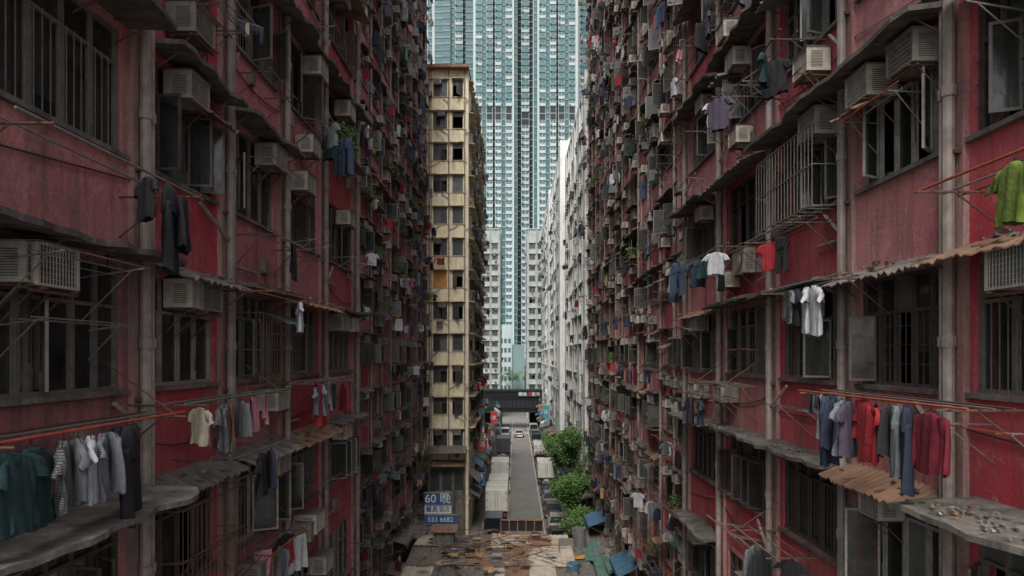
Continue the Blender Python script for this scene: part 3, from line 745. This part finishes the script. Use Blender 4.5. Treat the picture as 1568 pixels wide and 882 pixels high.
sign('shop_sign',-6.7,-4.35,49.9,3.7,4.35,M['signb'],'533 6682',M['signw'],0.5)
sign('shop_sign',-6.7,-4.75,50,2.2,3.5,M['signt'],'時租',M['signw'],0.7)
sign('shop_sign',-4.1,-2.9,64,4.0,5.0,M['signb'],'押',M['signw'],0.8)
sign('shop_sign',-4.1,-3.4,92,3.9,6.2,M['signr'],'茶',M['signw'],0.55)
sign('shop_sign',-4.1,-3.1,110,5,7,M['signr'],'冰',M['signw'],0.8)
sign('shop_sign',-4.1,-3.2,78,5.6,6.6,M['signw'],'髮',M['signr'],0.7)
sign('shop_sign',-4.1,-3.0,71,6.3,7.2,M['signr'],'酒',M['signw'],0.7)
sign('shop_sign',4.6,5.7,98,4.2,5.2,M['signr'],'藥',M['signw'],0.6,0.6)
sign('shop_sign',4.7,5.7,118,5.2,7.4,M['signt'],'店',M['signw'],0.7,0.6)
b=MB(TF(60.0))
b.box(-7.8,-4.5,0,6.6,-0.1,0.1,M['conc'])
for i in range(3): b.box(-7.5+i*1.05,-6.7+i*1.05,4.3,6.0,0.1,0.16,M['dglass'])
canopy(b,-8,-4.3,8.1,1.3,M['tin'],True,0.5); canopy(b,-8,-4.5,6.7,0.9,M['tinr'],True,0.3)
b.obj('podium_front')
# ------------------------------------------------------------------ foreground rooftop shed
e=empty('market_roof')
b=MB(); b.box(-6.0,4.4,37.2,45.8,0,3.7,M['conc']); b.obj('walls',e)
b=MB()
def sheetroof(b,x0,x1,y0,y1,z0,z1,mat,st=0.16):
    n=int((x1-x0)/st)
    for i in range(n):
        a=x0+(x1-x0)*i/n; c=x0+(x1-x0)*(i+1)/n; o=0.04*(i%2); o2=0.04*((i+1)%2)
        b.hexa(((a,y0,z0+o-.02),(c,y0,z0+o2-.02),(c,y1,z1+o2-.02),(a,y1,z1+o-.02),(a,y0,z0+o),(c,y0,z0+o2),(c,y1,z1+o2),(a,y1,z1+o)),mat)
mset=[M['tinc'],M['tin'],M['tinc'],M['tinr'],M['tinc'],M['tin'],M['ac']]
x=-6.4; k=0
while x<2.6:
    wd=uni(0.9,2.0)
    for r_,(ya,yb,za,zb) in enumerate(((36.4,39.4,3.72,3.92),(39.2,42.4,3.97,4.17),(42.2,45.9,4.22,4.0))):
        sheetroof(b,x,x+wd+0.1,ya+uni(-.3,.2),yb+uni(-.3,.3),za+0.014*(k%3),zb+0.014*(k%3),ch(mset))
    x+=wd; k+=1
sheetroof(b,2.6,4.6,36.4,41.0,3.3,3.5,M['tin']); sheetroof(b,2.8,4.7,40.8,45.6,3.75,3.6,M['ting'])
for k in range(90):
    s=uni(.06,.32); x=uni(-5.9,4.0);y=uni(37.2,45)
    b.hexa([(x+(p[0]+uni(-.2,.2))*s*2,y+(p[1]+uni(-.2,.2))*s,(4.3 if x<2.5 else 3.85)+p[2]*uni(.05,.25)*s*2) for p in CUBE],ch([M['iron'],M['frw'],M['tinr'],M['conc'],M['board'],M['tin'],M['body']]))
for k in range(30):
    x=uni(-5.8,2);y=uni(37.5,45); b.tube((x,y,4.36),(x+uni(-1,2.4),y+uni(-2.5,2.5),4.4),0.035,ch([M['iron'],M['tinr'],M['pipe']]),5)
for (xa,xb,y) in ((-6.2,2.6,41.2),(-6.2,-1.2,44.9)):
    n=int((xb-xa)/1.1)
    for i in range(n+1): b.tube((xa+(xb-xa)*i/n,y,3.9),(xa+(xb-xa)*i/n,y,4.6),0.025,M['iron'],5)
    b.tube((xa,y,4.58),(xb,y,4.58),0.025,M['iron'],5)
b.box(-5.2,-3.9,42.6,43.6,4.2,5.0,M['conc']); sheetroof(b,-5.4,-3.7,42.4,43.8,5.02,5.15,M['tinr'])
b.box(2.7,3.6,42.3,43.1,3.6,4.5,M['ac']); b.tube((4.1,44,3.6),(4.1,44,4.9),0.4,M['steel'],14); b.tube((3.2,38.6,3.4),(3.2,38.6,4.3),0.35,M['tarpb'],14)
b.obj('corrugated_sheets',e)
b=MB(TF(45.6)); b.box(-1.0,1.75,4.3,5.0,-.08,-.02,M['body'])
for (a,c,d,f) in ((-1.05,1.8,5.0,5.08),(-1.05,1.8,4.25,4.3)): b.box(a,c,d,f,-.12,.06,M['tinr'])
for i in range(6): b.box(-1.05+i*0.56,-0.99+i*.56,4.3,5.0,-.02,.05,M['tinr'])
b.obj('billboard_back',e)
b=MB(); sheetroof(b,4.75,6.4,38,46,3.0,3.5,M['ting']); sheetroof(b,4.0,6.3,46.5,50,3.2,3.6,M['tin']); sheetroof(b,-6.9,-4.3,46.8,49.2,3.1,3.4,M['tin']); sheetroof(b,4.2,6.2,51,55,3.0,3.6,M['ting'])
b.box(-7.0,-4.2,46.9,49,0,3.0,M['conc']); b.box(4.4,6.4,46.7,55,0,2.9,M['conc']); b.obj('stall_roofs')
# ------------------------------------------------------------------ trees
def tree(x,y,h,rx,ry,n,seed,name='street_tree'):
    r=random.Random(seed); e=empty(name); b=MB(); tips=[]
    def limb(p,d,L,rad,lv):
        q=p
        for s in range(3):
            d=(d+Vector((r.uniform(-.3,.3),r.uniform(-.3,.3),r.uniform(0,.25)))).normalized(); q2=q+d*L/3
            b.tube(tuple(q),tuple(q2),rad*(1-0.2*s),M['bark'],6,rad*(1-0.2*(s+1))); q=q2
            if lv>0: tips.append(q.copy())
        if lv<3:
            for i in range(3 if lv else 5):
                a=r.uniform(0,6.28); nd=(d*0.7+Vector((math.cos(a)*rx/2.0,math.sin(a)*ry/2.0,r.uniform(-.3,.7)))).normalized()
                limb(q,nd,L*0.64,rad*0.5,lv+1)
    limb(Vector((x,y,0)),Vector((0,0,1)),h*0.32,0.17,0)
    b.obj('trunk_and_limbs',e)
    b=MB()
    cl=[(c_,r.uniform(0.12,0.45),r.random()) for c_ in r.sample(tips,min(len(tips),100))]
    for i in range(n):
        c_,sp_,lt=r.choice(cl); t=c_+Vector((r.gauss(0,sp_),r.gauss(0,sp_),r.gauss(0,sp_*0.8))); s=r.uniform(0.05,0.13)
        d=Vector((r.uniform(-1,1),r.uniform(-1,1),r.uniform(-.7,.4))).normalized(); f=d.orthogonal().normalized()
        b.poly([tuple(t-f*s*.5),tuple(t+d*s),tuple(t+f*s*.5),tuple(t-d*s)],M['leaf2'] if r.random()<0.1+0.5*lt else M['leaf'])
    b.obj('foliage',e)
tree(5.3,55.8,13.6,0.8,0.9,10000,3); tree(4.9,53.5,9.2,1.1,1.2,8000,8); tree(4.7,60.5,9.5,1.0,1,7000,9); tree(5.2,51,6.0,1.1,1.2,5000,21)
tree(-3,232,18,3,3,5000,5); tree(3,236,15,3,3,5000,6)
# ------------------------------------------------------------------ footbridge
e=empty('footbridge'); b=MB(TF(150))
b.box(-8.4,6.6,3.9,8.2,-5,0,M['bridge']); b.box(-8.6,6.8,8.2,8.5,-5.2,0.2,M['bridge2']); b.box(-8.6,6.8,3.6,3.9,-5.2,0.2,M['bridge2'])
for i in range(16): b.box(-8.1+i*0.92,-7.35+i*0.92,4.6,6.2,0.002,0.03,M['bridge2'])
for x in (-7.6,-3.9,5.2): b.box(x,x+0.6,0,3.6,-3,-2.4,M['conc'])
b.box(-8.4,-3.2,0,3.58,-5,-4.6,M['bridge']); b.box(3.0,6.6,0,3.58,-5,-4.6,M['bridge'])  # added dark walls, painted stand-in for the shadow beneath the bridge
b.obj('deck_and_shade_walls',e)
b=MB(TF(149.8)); b.box(0.2,5.6,7.0,8.1,-0.15,0,M['bridge2'])
b.obj('station_name_panel',e)
for i,t in enumerate('鰂魚涌街市'):
    cu=bpy.data.curves.new('character','FONT'); cu.body=t; cu.size=0.9; cu.align_x='CENTER'; cu.align_y='CENTER'; cu.materials.append(M['signw'] if i!=2 else M['signr'])
    o=bpy.data.objects.new('character',cu); col.objects.link(o); o.parent=e; o.location=(1.0+i*0.95,149.74,7.55); o.rotation_euler=(math.radians(90),0,0)
b=MB(TF(240)); b.box(-6,-1.5,0,27,-8,0,M['tw']); b.box(-1.5,3,0,20,-8,-1,M['tg'])
for f in range(6):
    for i in range(3): b.box(-5.6+i*1.4,-4.7+i*1.4,4+f*3.3,5.6+f*3.3,0.01,0.1,M['twin'])
b.obj('office_building')
# ------------------------------------------------------------------ laundry and ledges close to the camera
rack(TLn,5.0,7.9,15.33,0.82,[('shirt','teal',5.45,1.12,0.1),('shirt','teal',5.15,1.1,-.2),('shirt','check',5.85,1.0,0.5),('shirt','grey',6.05,0.95,0.7),('shirt','white',6.22,0.9,0.6),('shirt','stripe',6.4,0.9,0.5),('long_sleeved_shirt','grey',6.55,0.9,0.8),('towel','blue',6.65,0.9,0.3),('trousers','black',6.85,1.15,0.3)],pole=M['redpole'])
rack(TLn,8.15,11.4,15.42,0.82,[('towel','orange',8.55,0.9,0.3),('shirt','cream',8.4,0.8,0.9),('shirt','check',8.95,1.0,0.3),('towel','orange',9.3,0.95,0.4),('long_sleeved_shirt','check',9.1,1.0,0.4),('long_sleeved_shirt','grey',9.65,0.8,0.8),('towel','pink',10.1,1.1,0.1),('towel','pink',10.55,1.0,0.4)],pole=M['grnpole'])
rack(TLn,12.4,15.0,15.5,0.9,[('shirt','grey',13.0,1.0,0.2),('shirt','stripe',13.4,0.9,0.4),('towel','red',13.25,1.8,0.1),('towel','white',13.9,0.8,0.4)])
rack(TLn,5.4,8.2,17.9,0.85,[('trousers','black',7.6,1.1,0.3),('long_sleeved_shirt','black',7.9,1.0,0.4),('shirt','black',7.1,0.7,0.9)])
rack(TLn,9.2,11.2,14.6,0.9,[('shirt','black',10.2,1.0,0.2),('long_sleeved_shirt','navy',10.6,0.9,0.5)])
rack(TLn,10.2,12.6,17.0,0.9,[('shirt','white',12.0,0.8,0.4)])
rack(TRn,6.35,9.7,15.5,0.9,[('towel','red',8.0,1.05,0.1),('shirt','red',7.95,1.0,0.1),('socks','mix',9.4,1,0.2),('towel','white',9.2,0.8,0.5),('trousers','blue',8.95,0.95,0.9),('long_sleeved_shirt','navy',8.8,1,0.8),('shirt','stripe',8.6,1,0.7),('shirt','purple',8.4,1,0.8),('trousers','grey',7.35,0.9,0.6),('trousers','navy',7.15,0.95,0.6),('long_sleeved_shirt','black',7.5,0.85,0.8),('long_sleeved_shirt','crimson',6.75,0.95,0.05)],pole=M['redpole'])
rack(TRn,9.0,11.5,17.05,0.8,[('shirt','white',9.6,1.05,0.2),('shirt','white',9.85,1.0,0.5),('shirt','black',10.2,0.9,0.3),('shirt','grey',10.4,0.9,0.3)])
rack(TRn,4.4,6.9,17.65,0.9,[('shirt','green',5.62,0.88,0.1)],pole=M['redpole'])
rack(TRn,14.0,17.5,15.1,0.9,[('long_sleeved_shirt','black',16,1.0,0.3),('shirt','purple',16.5,1.0,0.4),('shirt','teal',15.2,1.0,0.2)])
b=MB(TLn); canopy(b,3.6,8.2,14.46,0.95,M['conc'],False,0.05); b.obj('concrete_ledge')
b=MB(TRn); canopy(b,4.2,7.4,14.48,0.95,M['conc'],False,0.05)
for _ in range(160):
    s=uni(.01,.035); b.lump(uni(4.4,7.2),14.45,uni(0.3,0.85),s*2,s,s,ch([M['frw'],M['conc'],M['cur2'],M['tinr'],M['cur2'],M['ledge']]))
b.obj('concrete_ledge')
# ------------------------------------------------------------------ world, sun, camera
EL,AZ=50,190
w=bpy.data.worlds.new('World'); sc.world=w; w.use_nodes=True; t=w.node_tree
bg=t.nodes['Background']; sky=t.nodes.new('ShaderNodeTexSky'); sky.sky_type='NISHITA'; sky.sun_disc=False
sky.sun_elevation=math.radians(EL); sky.sun_rotation=math.radians(AZ); sky.dust_density=3.0; sky.air_density=1.2
hs=t.nodes.new('ShaderNodeHueSaturation'); hs.inputs['Saturation'].default_value=0.25
t.links.new(sky.outputs[0],hs.inputs['Color']); t.links.new(hs.outputs[0],bg.inputs[0]); bg.inputs[1].default_value=0.2
l=bpy.data.lights.new('sun','SUN'); l.energy=3.3; l.angle=math.radians(25); l.color=(1,0.94,0.86)
o=bpy.data.objects.new('sun',l); col.objects.link(o)
el=math.radians(EL); az=math.radians(AZ)
d=Vector((math.sin(az)*math.cos(el),math.cos(az)*math.cos(el),math.sin(el)))
o.rotation_euler=d.to_track_quat('Z','Y').to_euler()
cam=bpy.data.cameras.new('camera'); co=bpy.data.objects.new('camera',cam); col.objects.link(co)
co.location=(0,0,CZ); co.rotation_euler=(math.radians(90),0,0); cam.lens=24; cam.sensor_width=36; cam.shift_y=0.0663; cam.shift_x=-0.004
cam.clip_end=3000; cam.clip_start=0.1; sc.camera=co
sc.view_settings.view_transform='Standard'; sc.view_settings.look='None'; sc.view_settings.exposure=0
